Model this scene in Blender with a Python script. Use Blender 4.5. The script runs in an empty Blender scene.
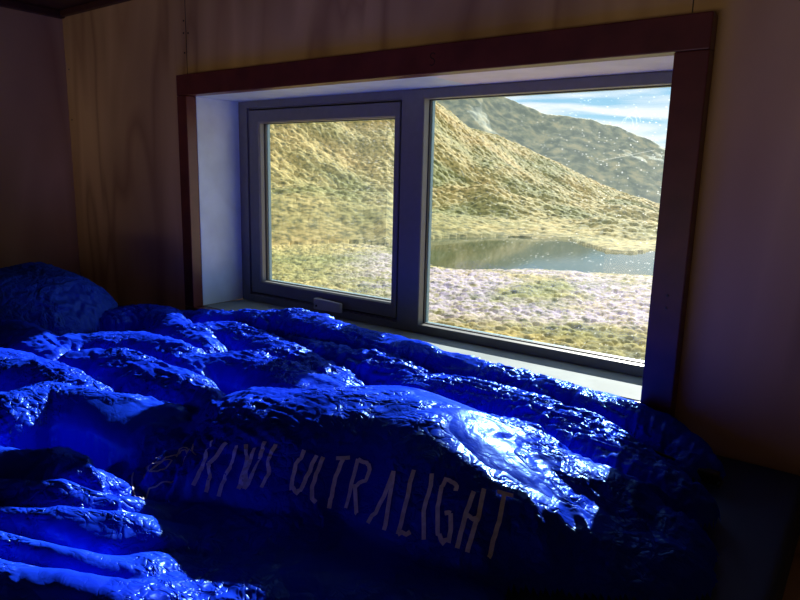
import bpy, bmesh, math, random
import numpy as np
from mathutils import Vector, Matrix

# ------------------------------------------------------------------ camera, sky, sun, exposure
scene = bpy.context.scene
COL = scene.collection
CAM = Vector((1.4881, -1.0908, 0.3656))
yaw, pitch, roll, fpx = math.radians(36.567), math.radians(-10.824), math.radians(1.352), 648.67
F = Vector((-math.sin(yaw)*math.cos(pitch), math.cos(yaw)*math.cos(pitch), math.sin(pitch)))
r0 = Vector((math.cos(yaw), math.sin(yaw), 0)); u0 = r0.cross(F)
Rv = r0*math.cos(roll)+u0*math.sin(roll); Uv = -r0*math.sin(roll)+u0*math.cos(roll)
cd = bpy.data.cameras.new('camera'); cam = bpy.data.objects.new('camera', cd); COL.objects.link(cam)
cam.matrix_world = Matrix(((Rv.x, Uv.x, -F.x, CAM.x), (Rv.y, Uv.y, -F.y, CAM.y), (Rv.z, Uv.z, -F.z, CAM.z), (0, 0, 0, 1)))
cd.sensor_fit = 'HORIZONTAL'; cd.sensor_width = 36; cd.lens = fpx/800*36; cd.clip_start = 0.02; cd.clip_end = 3000
scene.camera = cam
scene.view_settings.view_transform = 'Standard'; scene.view_settings.look = 'None'
scene.view_settings.gamma = 1; scene.view_settings.use_curve_mapping = False
scene.view_settings.exposure = 0.0

SUN_AZ, SUN_EL = math.radians(-10), math.radians(21.5)
sd = Vector((math.sin(SUN_AZ)*math.cos(SUN_EL), math.cos(SUN_AZ)*math.cos(SUN_EL), math.sin(SUN_EL)))
ld = bpy.data.lights.new('sun', 'SUN'); ld.energy = 15.0; ld.angle = math.radians(0.6); ld.color = (1.0, .93, .82)
sun = bpy.data.objects.new('sun', ld); COL.objects.link(sun); sun.location = (3, 20, 12)
sun.rotation_euler = sd.to_track_quat('Z', 'Y').to_euler()

world = bpy.data.worlds.new('sky'); scene.world = world; world.use_nodes = True
nt = world.node_tree; nt.nodes.clear()
def N(nt, t, **kw):
    n = nt.nodes.new(t)
    for k, v in kw.items():
        if k.startswith('i_'): n.inputs[k[2:].replace('_', ' ')].default_value = v
        elif k.startswith('n_'): n.inputs[int(k[2:])].default_value = v
        else: setattr(n, k, v)
    return n
def L(nt, a, b): nt.links.new(a, b)
def ramp(nt, fac, stops, interp='LINEAR'):
    r = nt.nodes.new('ShaderNodeValToRGB'); cr = r.color_ramp; cr.interpolation = interp
    while len(cr.elements) > 1: cr.elements.remove(cr.elements[-1])
    cr.elements[0].position = stops[0][0]; c = stops[0][1]; cr.elements[0].color = (*c, 1) if len(c) == 3 else c
    for p, c in stops[1:]:
        e = cr.elements.new(p); e.color = (*c, 1) if len(c) == 3 else c
    if fac is not None: nt.links.new(fac, r.inputs[0])
    return r
tc = N(nt, 'ShaderNodeTexCoord')
sx = N(nt, 'ShaderNodeSeparateXYZ'); L(nt, tc.outputs['Generated'], sx.inputs[0])
base = ramp(nt, sx.outputs[2], [(0.0, (.66, .82, .90)), (.07, (.40, .70, .86)), (.16, (.22, .52, .80)), (.5, (.12, .34, .66)), (1.0, (.08, .24, .55))])
mp = N(nt, 'ShaderNodeMapping'); mp.inputs['Scale'].default_value = (3.0, 3.0, 26.0); mp.inputs['Rotation'].default_value = (0, .06, 0)
mp.inputs['Location'].default_value = (0.4, 0.3, .2)
L(nt, tc.outputs['Generated'], mp.inputs[0])
nz = N(nt, 'ShaderNodeTexNoise'); nz.inputs['Scale'].default_value = 1.6; nz.inputs['Detail'].default_value = 7; nz.inputs['Distortion'].default_value = .5
L(nt, mp.outputs[0], nz.inputs['Vector'])
cl = ramp(nt, nz.outputs[0], [(.40, (0, 0, 0)), (.58, (1, 1, 1))])
mx = N(nt, 'ShaderNodeMix', data_type='RGBA'); L(nt, cl.outputs[0], mx.inputs[0]); L(nt, base.outputs[0], mx.inputs[6]); mx.inputs[7].default_value = (.95, .97, 1.0, 1)
below = N(nt, 'ShaderNodeMath', operation='LESS_THAN'); below.inputs[1].default_value = -.03; L(nt, sx.outputs[2], below.inputs[0])
mb = N(nt, 'ShaderNodeMix', data_type='RGBA'); L(nt, below.outputs[0], mb.inputs[0]); L(nt, mx.outputs[2], mb.inputs[6]); mb.inputs[7].default_value = (1.9, 1.35, .85, 1)  # warm glow below the horizon, added as fill through the rear opening
bg = N(nt, 'ShaderNodeBackground'); bg.inputs[1].default_value = 1.15; L(nt, mb.outputs[2], bg.inputs[0])
wo = N(nt, 'ShaderNodeOutputWorld'); L(nt, bg.outputs[0], wo.inputs[0])

# ------------------------------------------------------------------ helpers
def tag(o, label=None, cat=None, kind=None, group=None):
    if label: o['label'] = label
    if cat: o['category'] = cat
    if kind: o['kind'] = kind
    if group: o['group'] = group
    return o
def empty(name, loc=(0, 0, 0)):
    o = bpy.data.objects.new(name, None); o.location = loc; o.empty_display_size = .05; COL.objects.link(o); return o
def link_bm(name, bm, mat, parent=None, smooth=False):
    me = bpy.data.meshes.new(name); bmesh.ops.recalc_face_normals(bm, faces=bm.faces[:]) if len(bm.faces) < 20000 else None
    vs = np.array([v.co for v in bm.verts]); c = Vector((vs.min(0)+vs.max(0))/2)
    if parent is None:
        for v in bm.verts: v.co -= c
    else:
        p = Vector(parent['_w']) if '_w' in parent else parent.location.copy()
        for v in bm.verts: v.co -= c
    bm.to_mesh(me); bm.free()
    if smooth: me.polygons.foreach_set('use_smooth', [True]*len(me.polygons))
    me.materials.append(mat)
    o = bpy.data.objects.new(name, me); COL.objects.link(o)
    WL[o.name] = c.copy()
    if parent is None: o.location = c
    else:
        o.parent = parent; o.location = c - WL.get(parent.name, parent.location)
    return o
WL = {}
def add_box(bm, x0, x1, y0, y1, z0, z1, bev=0):
    r = bmesh.ops.create_cube(bm, size=1)
    for v in r['verts']:
        v.co = Vector((x0 if v.co.x < 0 else x1, y0 if v.co.y < 0 else y1, z0 if v.co.z < 0 else z1))
    if bev:
        es = list({e for v in r['verts'] for e in v.link_edges})
        bmesh.ops.bevel(bm, geom=es, offset=bev, segments=2, affect='EDGES', profile=.6)
def box(name, x0, x1, y0, y1, z0, z1, mat, parent=None, bev=0):
    bm = bmesh.new(); add_box(bm, x0, x1, y0, y1, z0, z1, bev); return link_bm(name, bm, mat, parent)
def add_ring(bm, x0, x1, z0, z1, prof):
    """mitred rectangular frame; prof = closed list of (inset from the opening, y)"""
    loops = []
    for ins, y in prof:
        loops.append([bm.verts.new(c) for c in ((x0-ins, y, z0-ins), (x1+ins, y, z0-ins), (x1+ins, y, z1+ins), (x0-ins, y, z1+ins))])
    n = len(loops)
    for i in range(n):
        a, b = loops[i], loops[(i+1) % n]
        for k in range(4):
            bm.faces.new((a[k], a[(k+1) % 4], b[(k+1) % 4], b[k]))
def mat(name):
    m = bpy.data.materials.new(name); m.use_nodes = True
    return m, m.node_tree, m.node_tree.nodes['Principled BSDF']
def bump(nt, b, h, strength=.2, dist=.002):
    bn = N(nt, 'ShaderNodeBump'); bn.inputs['Strength'].default_value = strength; bn.inputs['Distance'].default_value = dist
    L(nt, h, bn.inputs['Height']); L(nt, bn.outputs[0], b.inputs['Normal']); return bn
def objcoord(nt, scale=(1, 1, 1), loc=(0, 0, 0), rot=(0, 0, 0)):
    t = N(nt, 'ShaderNodeTexCoord'); m = N(nt, 'ShaderNodeMapping'); m.inputs['Scale'].default_value = scale; m.inputs['Location'].default_value = loc; m.inputs['Rotation'].default_value = rot
    L(nt, t.outputs['Object'], m.inputs[0]); return m.outputs[0]

# ------------------------------------------------------------------ materials
def plywood(name, seed, axis_scale):
    m, nt, b = mat(name)
    v = objcoord(nt, axis_scale, (seed, seed*.7, seed*.3))
    n1 = N(nt, 'ShaderNodeTexNoise'); n1.inputs['Scale'].default_value = 1.1; n1.inputs['Detail'].default_value = 3; n1.inputs['Distortion'].default_value = .35
    L(nt, v, n1.inputs['Vector'])
    mul = N(nt, 'ShaderNodeMath', operation='MULTIPLY'); mul.inputs[1].default_value = 9.0; L(nt, n1.outputs[0], mul.inputs[0])
    fr = N(nt, 'ShaderNodeMath', operation='PINGPONG'); fr.inputs[1].default_value = 1.0; L(nt, mul.outputs[0], fr.inputs[0])
    c1 = ramp(nt, fr.outputs[0], [(0, (.52, .38, .20)), (.45, (.66, .52, .28)), (.8, (.61, .47, .25)), (1, (.44, .31, .165))])
    n2 = N(nt, 'ShaderNodeTexNoise'); n2.inputs['Scale'].default_value = 2.6; n2.inputs['Detail'].default_value = 2
    v2 = objcoord(nt, (1, 1, .5), (seed*2, 3, 1)); L(nt, v2, n2.inputs['Vector'])
    c2 = ramp(nt, n2.outputs[0], [(.4, (.78, .72, .72)), (.6, (1.12, 1.08, 1.06))])
    mm = N(nt, 'ShaderNodeMix', data_type='RGBA', blend_type='MULTIPLY'); mm.inputs[0].default_value = 1
    L(nt, c1.outputs[0], mm.inputs[6]); L(nt, c2.outputs[0], mm.inputs[7]); L(nt, mm.outputs[2], b.inputs['Base Color'])
    b.inputs['Roughness'].default_value = .75
    bump(nt, b, fr.outputs[0], .15, .0006)
    return m
M = {}
M['ply_back'] = plywood('plywood with a cathedral grain', 3.1, (2.6, 2.6, .42))
M['ply_side'] = plywood('plywood with a straight grain', 7.7, (2.6, 2.2, .25))
def timber(name, a, c, rough=.38):
    m, nt, b = mat(name)
    v = objcoord(nt, (14, 14, 14))
    n1 = N(nt, 'ShaderNodeTexNoise'); n1.inputs['Scale'].default_value = 1.5; n1.inputs['Detail'].default_value = 6
    L(nt, v, n1.inputs['Vector'])
    r = ramp(nt, n1.outputs[0], [(.3, a), (.7, c)]); L(nt, r.outputs[0], b.inputs['Base Color'])
    b.inputs['Roughness'].default_value = rough
    bump(nt, b, n1.outputs[0], .12, .001)
    return m
M['red_timber'] = timber('red brown stained timber', (.085, .014, .013), (.15, .030, .022))
M['dark_timber'] = timber('dark ceiling timber', (.05, .02, .018), (.09, .035, .03), .5)
def paint(name, col, rough=.5, sc=30, dirt=.1):
    m, nt, b = mat(name)
    v = objcoord(nt, (1, 1, 1)); n1 = N(nt, 'ShaderNodeTexNoise'); n1.inputs['Scale'].default_value = sc; n1.inputs['Detail'].default_value = 5
    L(nt, v, n1.inputs['Vector'])
    r = ramp(nt, n1.outputs[0], [(.35, tuple(x*(1-dirt) for x in col)), (.6, col)]); L(nt, r.outputs[0], b.inputs['Base Color'])
    b.inputs['Roughness'].default_value = rough; bump(nt, b, n1.outputs[0], .1, .001)
    return m
M['white_paint'] = paint('white painted lining', (.70, .86, .93), .42, 14, .12)
M['warm_white'] = paint('creamy white painted lining', (.88, .84, .84), .45, 14, .12)
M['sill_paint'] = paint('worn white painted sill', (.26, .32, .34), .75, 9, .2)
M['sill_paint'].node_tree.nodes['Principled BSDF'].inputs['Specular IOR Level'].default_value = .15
M['alu'] = paint('grey powder coated aluminium', (.17, .175, .17), .42, 60, .08)
M['gasket'] = paint('black rubber gasket', (.012, .014, .018), .6, 50, .1)
M['spacer'] = paint('spacer bar with teal reflection tint', (.20, .36, .42), .35, 50, .1)  # teal reflection off the bar is put into its colour
M['latch'] = paint('light grey metal latch', (.42, .44, .50), .35, 50, .08)
M['black'] = paint('black plastic', (.008, .008, .010), .5, 50, .1)
M['nail'] = paint('dark nail head', (.03, .02, .02), .4, 50, .1)
M['floor'] = timber('brown floor boards', (.12, .07, .05), (.2, .12, .08), .5)
M['cladding'] = paint('dull green cladding', (.10, .14, .10), .6, 10, .2)
m, nt, b = mat('navy vinyl mattress cover'); M['mattress'] = m
b.inputs['Base Color'].default_value = (.016, .055, .17, 1); b.inputs['Roughness'].default_value = .55
nn = N(nt, 'ShaderNodeTexNoise'); nn.inputs['Scale'].default_value = 240; L(nt, objcoord(nt), nn.inputs['Vector']); bump(nt, b, nn.outputs[0], .25, .001)

def nylon(name, c0, c1, rough, bs=1.0):
    m, nt, b = mat(name)
    n1 = N(nt, 'ShaderNodeTexNoise'); n1.inputs['Scale'].default_value = 5; n1.inputs['Detail'].default_value = 3; L(nt, objcoord(nt), n1.inputs['Vector'])
    r = ramp(nt, n1.outputs[0], [(.35, c0), (.65, c1)]); L(nt, r.outputs[0], b.inputs['Base Color'])
    # fine creases of the thin fabric: sharp valleys of a warped noise, in patches
    def crease(sc, det, dist, loc):
        n = N(nt, 'ShaderNodeTexNoise'); n.inputs['Scale'].default_value = sc; n.inputs['Detail'].default_value = det; n.inputs['Distortion'].default_value = dist
        L(nt, objcoord(nt, loc=loc), n.inputs['Vector'])
        a = N(nt, 'ShaderNodeMath', operation='SUBTRACT'); a.inputs[1].default_value = .5; L(nt, n.outputs[0], a.inputs[0])
        c = N(nt, 'ShaderNodeMath', operation='ABSOLUTE'); L(nt, a.outputs[0], c.inputs[0])
        d = N(nt, 'ShaderNodeMath', operation='POWER'); d.inputs[1].default_value = .7; L(nt, c.outputs[0], d.inputs[0]); return d.outputs[0]
    mk = N(nt, 'ShaderNodeTexNoise'); mk.inputs['Scale'].default_value = 8; L(nt, objcoord(nt, loc=(4, 2, 1)), mk.inputs['Vector'])
    mr = ramp(nt, mk.outputs[0], [(.42, (.12, .12, .12)), (.56, (1, 1, 1))])
    h1, h2 = crease(22, 1.5, .9, (1, 5, 2)), crease(60, 2, .6, (7, 1, 3))
    wv = N(nt, 'ShaderNodeTexNoise'); wv.inputs['Scale'].default_value = 14; wv.inputs['Detail'].default_value = 2; L(nt, objcoord(nt), wv.inputs['Vector'])
    av = N(nt, 'ShaderNodeMix', data_type='VECTOR'); av.inputs[0].default_value = .06; L(nt, objcoord(nt, (1, .55, 1), rot=(0, 0, .5)), av.inputs[4]); L(nt, wv.outputs['Color'], av.inputs[5])
    def facet(sc):
        vo = N(nt, 'ShaderNodeTexVoronoi', feature='F1'); vo.inputs['Scale'].default_value = sc; L(nt, av.outputs[1], vo.inputs['Vector']); return vo.outputs['Distance']
    fs = N(nt, 'ShaderNodeMath', operation='MULTIPLY_ADD'); fs.inputs[1].default_value = .5; L(nt, facet(72), fs.inputs[0]); L(nt, facet(30), fs.inputs[2])
    h1_ = N(nt, 'ShaderNodeMath', operation='MULTIPLY'); h1_.inputs[1].default_value = .45; L(nt, h1, h1_.inputs[0])
    h1b = N(nt, 'ShaderNodeMath', operation='MULTIPLY_ADD'); h1b.inputs[1].default_value = .55; L(nt, fs.outputs[0], h1b.inputs[0]); L(nt, h1_.outputs[0], h1b.inputs[2]); h1 = h1b.outputs[0]
    s2 = N(nt, 'ShaderNodeMath', operation='MULTIPLY'); s2.inputs[1].default_value = .45; L(nt, h2, s2.inputs[0])
    a1 = N(nt, 'ShaderNodeMath', operation='ADD'); L(nt, h1, a1.inputs[0]); L(nt, s2.outputs[0], a1.inputs[1])
    a2 = N(nt, 'ShaderNodeMath', operation='MULTIPLY'); L(nt, a1.outputs[0], a2.inputs[0]); L(nt, mr.outputs[0], a2.inputs[1])
    bn = bump(nt, b, a2.outputs[0], .9*bs, .014); nt.nodes.remove(b)
    df_ = N(nt, 'ShaderNodeBsdfDiffuse'); L(nt, r.outputs[0], df_.inputs[0]); L(nt, bn.outputs[0], df_.inputs['Normal'])
    gl = N(nt, 'ShaderNodeBsdfGlossy'); gl.inputs[0].default_value = (.28, .55, 1, 1); gl.inputs['Roughness'].default_value = rough; L(nt, bn.outputs[0], gl.inputs['Normal'])
    lw = N(nt, 'ShaderNodeLayerWeight'); lw.inputs[0].default_value = .5; L(nt, bn.outputs[0], lw.inputs['Normal'])
    pw_ = N(nt, 'ShaderNodeMath', operation='POWER'); pw_.inputs[1].default_value = 3.0; L(nt, lw.outputs['Facing'], pw_.inputs[0])
    fa = N(nt, 'ShaderNodeMapRange'); fa.inputs[3].default_value = .035; fa.inputs[4].default_value = .07; L(nt, pw_.outputs[0], fa.inputs[0])
    ms = N(nt, 'ShaderNodeMixShader'); L(nt, fa.outputs[0], ms.inputs[0]); L(nt, df_.outputs[0], ms.inputs[1]); L(nt, gl.outputs[0], ms.inputs[2])
    L(nt, ms.outputs[0], nt.nodes['Material Output'].inputs[0])
    return m
M['nylon'] = nylon('royal blue crinkled nylon', (.003, .020, .56), (.006, .042, .74), .27)
M['nylon_dull'] = nylon('duller blue nylon', (.008, .035, .42), (.012, .055, .55), .45, 1.3)
M['print'] = paint('pale grey fabric print', (.80, .84, .95), .55, 120, .25)
M['print_thin'] = paint('faint grey outline print', (.45, .48, .65), .55, 120, .25)

# window glass: clear, a weak mirror, dust and scratches that catch the light
m, nt, b = mat('dusty window glass'); M['glass'] = m
nt.nodes.remove(b); out = nt.nodes['Material Output']
tr = N(nt, 'ShaderNodeBsdfTransparent'); tr.inputs[0].default_value = (.93, .96, .97, 1)
gl = N(nt, 'ShaderNodeBsdfGlossy'); gl.inputs['Roughness'].default_value = .02
fr = N(nt, 'ShaderNodeFresnel'); fr.inputs[0].default_value = 1.45
ge = N(nt, 'ShaderNodeNewGeometry'); bf = N(nt, 'ShaderNodeMath', operation='SUBTRACT'); bf.inputs[0].default_value = 1; L(nt, ge.outputs['Backfacing'], bf.inputs[1])
fb = N(nt, 'ShaderNodeMath', operation='MULTIPLY'); L(nt, fr.outputs[0], fb.inputs[0]); L(nt, bf.outputs[0], fb.inputs[1])
mg = N(nt, 'ShaderNodeMixShader'); L(nt, fb.outputs[0], mg.inputs[0]); L(nt, tr.outputs[0], mg.inputs[1]); L(nt, gl.outputs[0], mg.inputs[2])
du = N(nt, 'ShaderNodeBsdfTranslucent'); du.inputs[0].default_value = (.9, .95, 1, 1)
vo = N(nt, 'ShaderNodeTexVoronoi', feature='F1'); vo.inputs['Scale'].default_value = 260; L(nt, objcoord(nt, (1, 0.01, 1)), vo.inputs['Vector'])
rs = N(nt, 'ShaderNodeSeparateColor'); L(nt, vo.outputs['Color'], rs.inputs[0])
rr = N(nt, 'ShaderNodeMapRange'); rr.inputs[1].default_value = .55; rr.inputs[2].default_value = 1; rr.inputs[3].default_value = 0; rr.inputs[4].default_value = .26; L(nt, rs.outputs[0], rr.inputs[0])
lt = N(nt, 'ShaderNodeMath', operation='LESS_THAN'); L(nt, vo.outputs[0], lt.inputs[0]); L(nt, rr.outputs[0], lt.inputs[1])
gx = N(nt, 'ShaderNodeTexCoord'); gs = N(nt, 'ShaderNodeSeparateXYZ'); L(nt, gx.outputs['Object'], gs.inputs[0])
side = N(nt, 'ShaderNodeMapRange'); side.inputs[1].default_value = -.25; side.inputs[2].default_value = .25; side.inputs[3].default_value = .15; side.inputs[4].default_value = 1.0; L(nt, gs.outputs[0], side.inputs[0])
ns = N(nt, 'ShaderNodeTexNoise'); ns.inputs['Scale'].default_value = 7; ns.inputs['Detail'].default_value = 5; L(nt, objcoord(nt), ns.inputs['Vector'])
f1 = N(nt, 'ShaderNodeMath', operation='MULTIPLY'); L(nt, lt.outputs[0], f1.inputs[0]); f1.inputs[1].default_value = .22
f1b = N(nt, 'ShaderNodeMath', operation='MULTIPLY'); L(nt, ns.outputs[0], f1b.inputs[0]); f1b.inputs[1].default_value = .024
f2 = N(nt, 'ShaderNodeMath', operation='ADD'); L(nt, f1.outputs[0], f2.inputs[0]); L(nt, f1b.outputs[0], f2.inputs[1])
f3 = N(nt, 'ShaderNodeMath', operation='MULTIPLY'); L(nt, f2.outputs[0], f3.inputs[0]); L(nt, side.outputs[0], f3.inputs[1])
ms = N(nt, 'ShaderNodeMixShader'); L(nt, f3.outputs[0], ms.inputs[0]); L(nt, mg.outputs[0], ms.inputs[1]); L(nt, du.outputs[0], ms.inputs[2])
L(nt, ms.outputs[0], out.inputs[0])
# the cheaper inner face of the double glazing is the same pane; a scratch is a mesh of its own
m, nt, b = mat('pale scratch'); M['scratch'] = m; nt.nodes.remove(b)
a = N(nt, 'ShaderNodeBsdfTransparent'); c = N(nt, 'ShaderNodeBsdfTranslucent'); c.inputs[0].default_value = (1, 1, 1, 1)
x = N(nt, 'ShaderNodeMixShader'); x.inputs[0].default_value = .10; L(nt, a.outputs[0], x.inputs[1]); L(nt, c.outputs[0], x.inputs[2]); L(nt, x.outputs[0], nt.nodes['Material Output'].inputs[0])

# ------------------------------------------------------------------ room shell
XL, XR, YB, ZC, ZF = -.665, 2.55, -4.0, .845, -1.35
WO = .185        # thickness of the outer wall
W, ZT, D = 1.2, .557, .137      # window opening width, height, depth of the lining
def wall_with_hole(name, mt):
    bm = bmesh.new()
    add_box(bm, XL-.1, -.02, 0, WO, ZF-.1, ZC+.12); add_box(bm, W+.02, XR+.1, 0, WO, ZF-.1, ZC+.12)
    add_box(bm, -.02, W+.02, 0, WO, ZF-.1, -.02); add_box(bm, -.02, W+.02, 0, WO, ZT+.02, ZC+.12)
    return link_bm(name, bm, mt)
wb = tag(wall_with_hole('wall_back', M['ply_back']), kind='structure')
tag(box('wall_left', XL-.1, XL, YB-.1, 0, ZF-.1, ZC+.12, M['ply_side']), kind='structure')
tag(box('wall_right', XR, XR+.1, YB-.1, 0, ZF-.1, ZC+.12, M['ply_side']), kind='structure')
FW = (-.45, 2.0, -1.0, -.14)      # opening added behind the camera to bring fill daylight onto the walls
bm = bmesh.new()
add_box(bm, XL, FW[0], YB-.1, YB, ZF-.1, ZC+.12); add_box(bm, FW[1], XR, YB-.1, YB, ZF-.1, ZC+.12)
add_box(bm, FW[0], FW[1], YB-.1, YB, ZF-.1, FW[2]); add_box(bm, FW[0], FW[1], YB-.1, YB, FW[3], ZC+.12)
tag(link_bm('wall_front', bm, M['ply_side']), kind='structure')
pl = bpy.data.lights.new('daylight_portal', 'AREA'); pl.shape = 'RECTANGLE'; pl.size = FW[1]-FW[0]; pl.size_y = FW[3]-FW[2]; pl.cycles.is_portal = True
po = bpy.data.objects.new('daylight_portal', pl); COL.objects.link(po); po.location = ((FW[0]+FW[1])/2, YB-.05, (FW[2]+FW[3])/2); po.rotation_euler = (math.pi/2, 0, 0)
pl = bpy.data.lights.new('daylight_portal', 'AREA'); pl.shape = 'RECTANGLE'; pl.size = 1.2; pl.size_y = .56; pl.cycles.is_portal = True
po = bpy.data.objects.new('daylight_portal', pl); COL.objects.link(po); po.location = (.6, .22, .28); po.rotation_euler = (-math.pi/2, 0, 0)
tag(box('ceiling', XL, XR, YB, 0, ZC, ZC+.12, M['dark_timber']), kind='structure')
tag(box('floor', XL, XR, YB, 0, ZF-.1, ZF, M['floor']), kind='structure')
fill_win = tag(empty('fill_window', ((FW[0]+FW[1])/2, YB, -.57)), kind='structure')  # unseen window, added only for fill daylight
bm = bmesh.new(); add_ring(bm, FW[0]+.04, FW[1]-.04, FW[2]+.04, FW[3]-.04, [(0, YB-.06), (0, YB-.02), (.0395, YB-.02), (.0395, YB-.06)]); link_bm('window_frame', bm, M['alu'], fill_win)
tag(box('trim_5', XL, XL+.022, YB, -.002, ZC-.022, ZC-.0005, M['dark_timber'], bev=.003), kind='structure')
tag(box('trim_6', XL+.023, XR, -.018, -.0005, ZC-.018, ZC-.0005, M['dark_timber'], bev=.003), kind='structure')
# panel joints of the back wall are thin grooves with nail heads along them
for i, (gx_, z0, z1) in enumerate(((-.033, .612, ZC-.019), (1.213, .616, ZC-.019))):
    g = box('panel_joint', gx_-.0008, gx_+.0008, -.0008, .001, z0, z1, M['nail'], wb)
def nail(x, z, y=0, par=wb):
    bm = bmesh.new(); bmesh.ops.create_cone(bm, cap_ends=True, segments=10, radius1=.0026, radius2=.002, depth=.0016, matrix=Matrix.Translation((x, y-.0006, z)) @ Matrix.Rotation(math.pi/2, 4, 'X'))
    return link_bm('nail_head', bm, M['nail'], par)
for x_, z_ in ((-.041, .748), (-.043, .718), (-.024, .716), (-.042, .669), (-.645, .672), (-.648, .518), (1.222, .75), (1.222, .69)): nail(x_, z_)

# timber trim boards around the opening
T = -.031
top = tag(box('trim_1', -.040, 1.250, T, -.0005, ZT, ZT+.052, M['red_timber'], bev=.002), kind='structure')
tag(box('trim_2', -.040, -.0005, T, -.0005, -.001, ZT-.0005, M['red_timber'], bev=.002), kind='structure')
tr_ = tag(box('trim_3', 1.2005, 1.250, T, -.0005, -.02, ZT-.0005, M['red_timber'], bev=.002), kind='structure')
tag(box('trim_4', -.040, 1.2, T, -.0005, -.055, -.0015, M['red_timber'], bev=.002), kind='structure')
# a small S marked into the top board
cu = bmesh.new(); pts = [(.0055, .009), (.002, .0115), (-.003, .011), (-.0055, .007), (-.003, .003), (.002, .001), (.0055, -.003), (.004, -.008), (-.001, -.011), (-.0055, -.009)]
for (ax, az), (bx, bz) in zip(pts, pts[1:]):
    d = Vector((bx-ax, 0, bz-az)); n = Vector((-d.z, 0, d.x)).normalized()*.0009
    q = [cu.verts.new((.765+px, T-.0006, .582+pz)) for px, pz in ((ax-n.x, az-n.z), (bx-n.x, bz-n.z), (bx+n.x, bz+n.z), (ax+n.x, az+n.z))]; cu.faces.new(q)
o = link_bm('letter_mark', cu, M['black'], top)
nail(1.226, .17, T, tr_); nail(1.226, .19, T, tr_)

# ------------------------------------------------------------------ the window
win = tag(empty('window_1', (.6, D, 0)), kind='structure')
# lining boards
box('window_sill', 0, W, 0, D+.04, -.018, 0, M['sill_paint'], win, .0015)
box('jamb_board', -.018, -.0002, 0, D+.04, 0.0002, ZT, M['white_paint'], win, .001)
box('jamb_board', W+.0002, W+.018, 0, D+.04, 0.0002, ZT, M['white_paint'], win, .001)
box('head_board', -.018, .7425, 0, D+.04, ZT+.0002, ZT+.018, M['white_paint'], win, .001)
box('head_board', .7428, W+.018, 0, D+.04, ZT+.0002, ZT+.018, M['warm_white'], win, .001)
# outer frame with its mullion
bm = bmesh.new()
add_ring(bm, .0386, .567, .0224, .5360, [(0, D+.006), (.003, D+.006), (.003, D+.0005), (.0045, D), (.0218, D), (.0218, D+.042), (0, D+.042)])
fx0, fx1, fz0, fz1 = .632, 1.178, .0215, .5350
add_ring(bm, fx0, fx1, fz0, fz1, [(0, D+.02), (0, D+.0012), (.0008, D), (.0195, D), (.0195, D+.042), (0, D+.042)])
add_box(bm, .570, .630, D-.0008, D+.042, .0016, ZT-.0016, .0008)
add_box(bm, .0012, 1.1988, D+.0015, D+.06, .0004, .004); add_box(bm, .0012, 1.1988, D+.0015, D+.06, ZT-.0036, ZT-.0004)
add_box(bm, .0004, .018, D+.0012, D+.06, .0004, ZT-.0004); add_box(bm, 1.188, 1.1996, D+.0012, D+.06, .0004, ZT-.0004)
frame = link_bm('window_frame', bm, M['alu'], win)
# sash on the left
bm = bmesh.new(); sx0, sx1, sz0, sz1 = .0827, .546, .0620, .4980
def ring4(bm, O, I, y0, y1, chamf=.0):
    o = [(O[0], O[2]), (O[1], O[2]), (O[1], O[3]), (O[0], O[3])]; i = [(I[0], I[2]), (I[1], I[2]), (I[1], I[3]), (I[0], I[3])]
    s = [(1, 1), (-1, 1), (-1, -1), (1, -1)]
    L_ = [[bm.verts.new((x, y1, z)) for x, z in o], [bm.verts.new((x, y0+chamf, z)) for x, z in o],
          [bm.verts.new((x+a*chamf, y0, z+b_*chamf)) for (x, z), (a, b_) in zip(o, s)],
          [bm.verts.new((x-a*chamf*2, y0, z-b_*chamf*2)) for (x, z), (a, b_) in zip(i, s)],
          [bm.verts.new((x, y0+chamf*3, z)) for x, z in i], [bm.verts.new((x, y1, z)) for x, z in i]]
    for k in range(6):
        A, B = L_[k], L_[(k+1) % 6]
        for j in range(4): bm.faces.new((A[j], A[(j+1) % 4], B[(j+1) % 4], B[j]))
ring4(bm, (.0425, .5635, .0262, .5322), (sx0, sx1, sz0, sz1), D+.001, D+.042, .0018)
sash = link_bm('opening_sash', bm, M['alu'], win)
bm = bmesh.new(); add_ring(bm, .0386, .567, .0224, .5360, [(-.008, D+.0425), (-.008, D+.0460), (.006, D+.0460), (.006, D+.0425)]); link_bm('light_gap_blocker', bm, M['gasket'], win)  # black ring added to block daylight leaking around the sash
def glazing(x0, x1, z0, z1, y, par, nm):
    bm = bmesh.new(); ring4(bm, (x0-.003, x1+.003, z0-.003, z1+.003), (x0+.0022, x1-.0022, z0+.0018, z1-.0018), y-.006, y+.0, .0004)
    link_bm('gasket', bm, M['gasket'], par)
    bm = bmesh.new(); ring4(bm, (x0-.002, x1+.002, z0-.002, z1+.002), (x0+.0024, x1-.002, z0+.001, z1-.001), y+.0045, y+.0140, .0004)
    link_bm('spacer_bar', bm, M['spacer'], par)
    return box('glass_pane', x0-.002, x1+.002, y, y+.0040, z0-.002, z1+.002, M['glass'], par)
glazing(sx0, sx1, sz0, sz1, D+.026, sash, '')
fp = glazing(fx0, fx1, fz0, fz1, D+.026, win, '')
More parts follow.
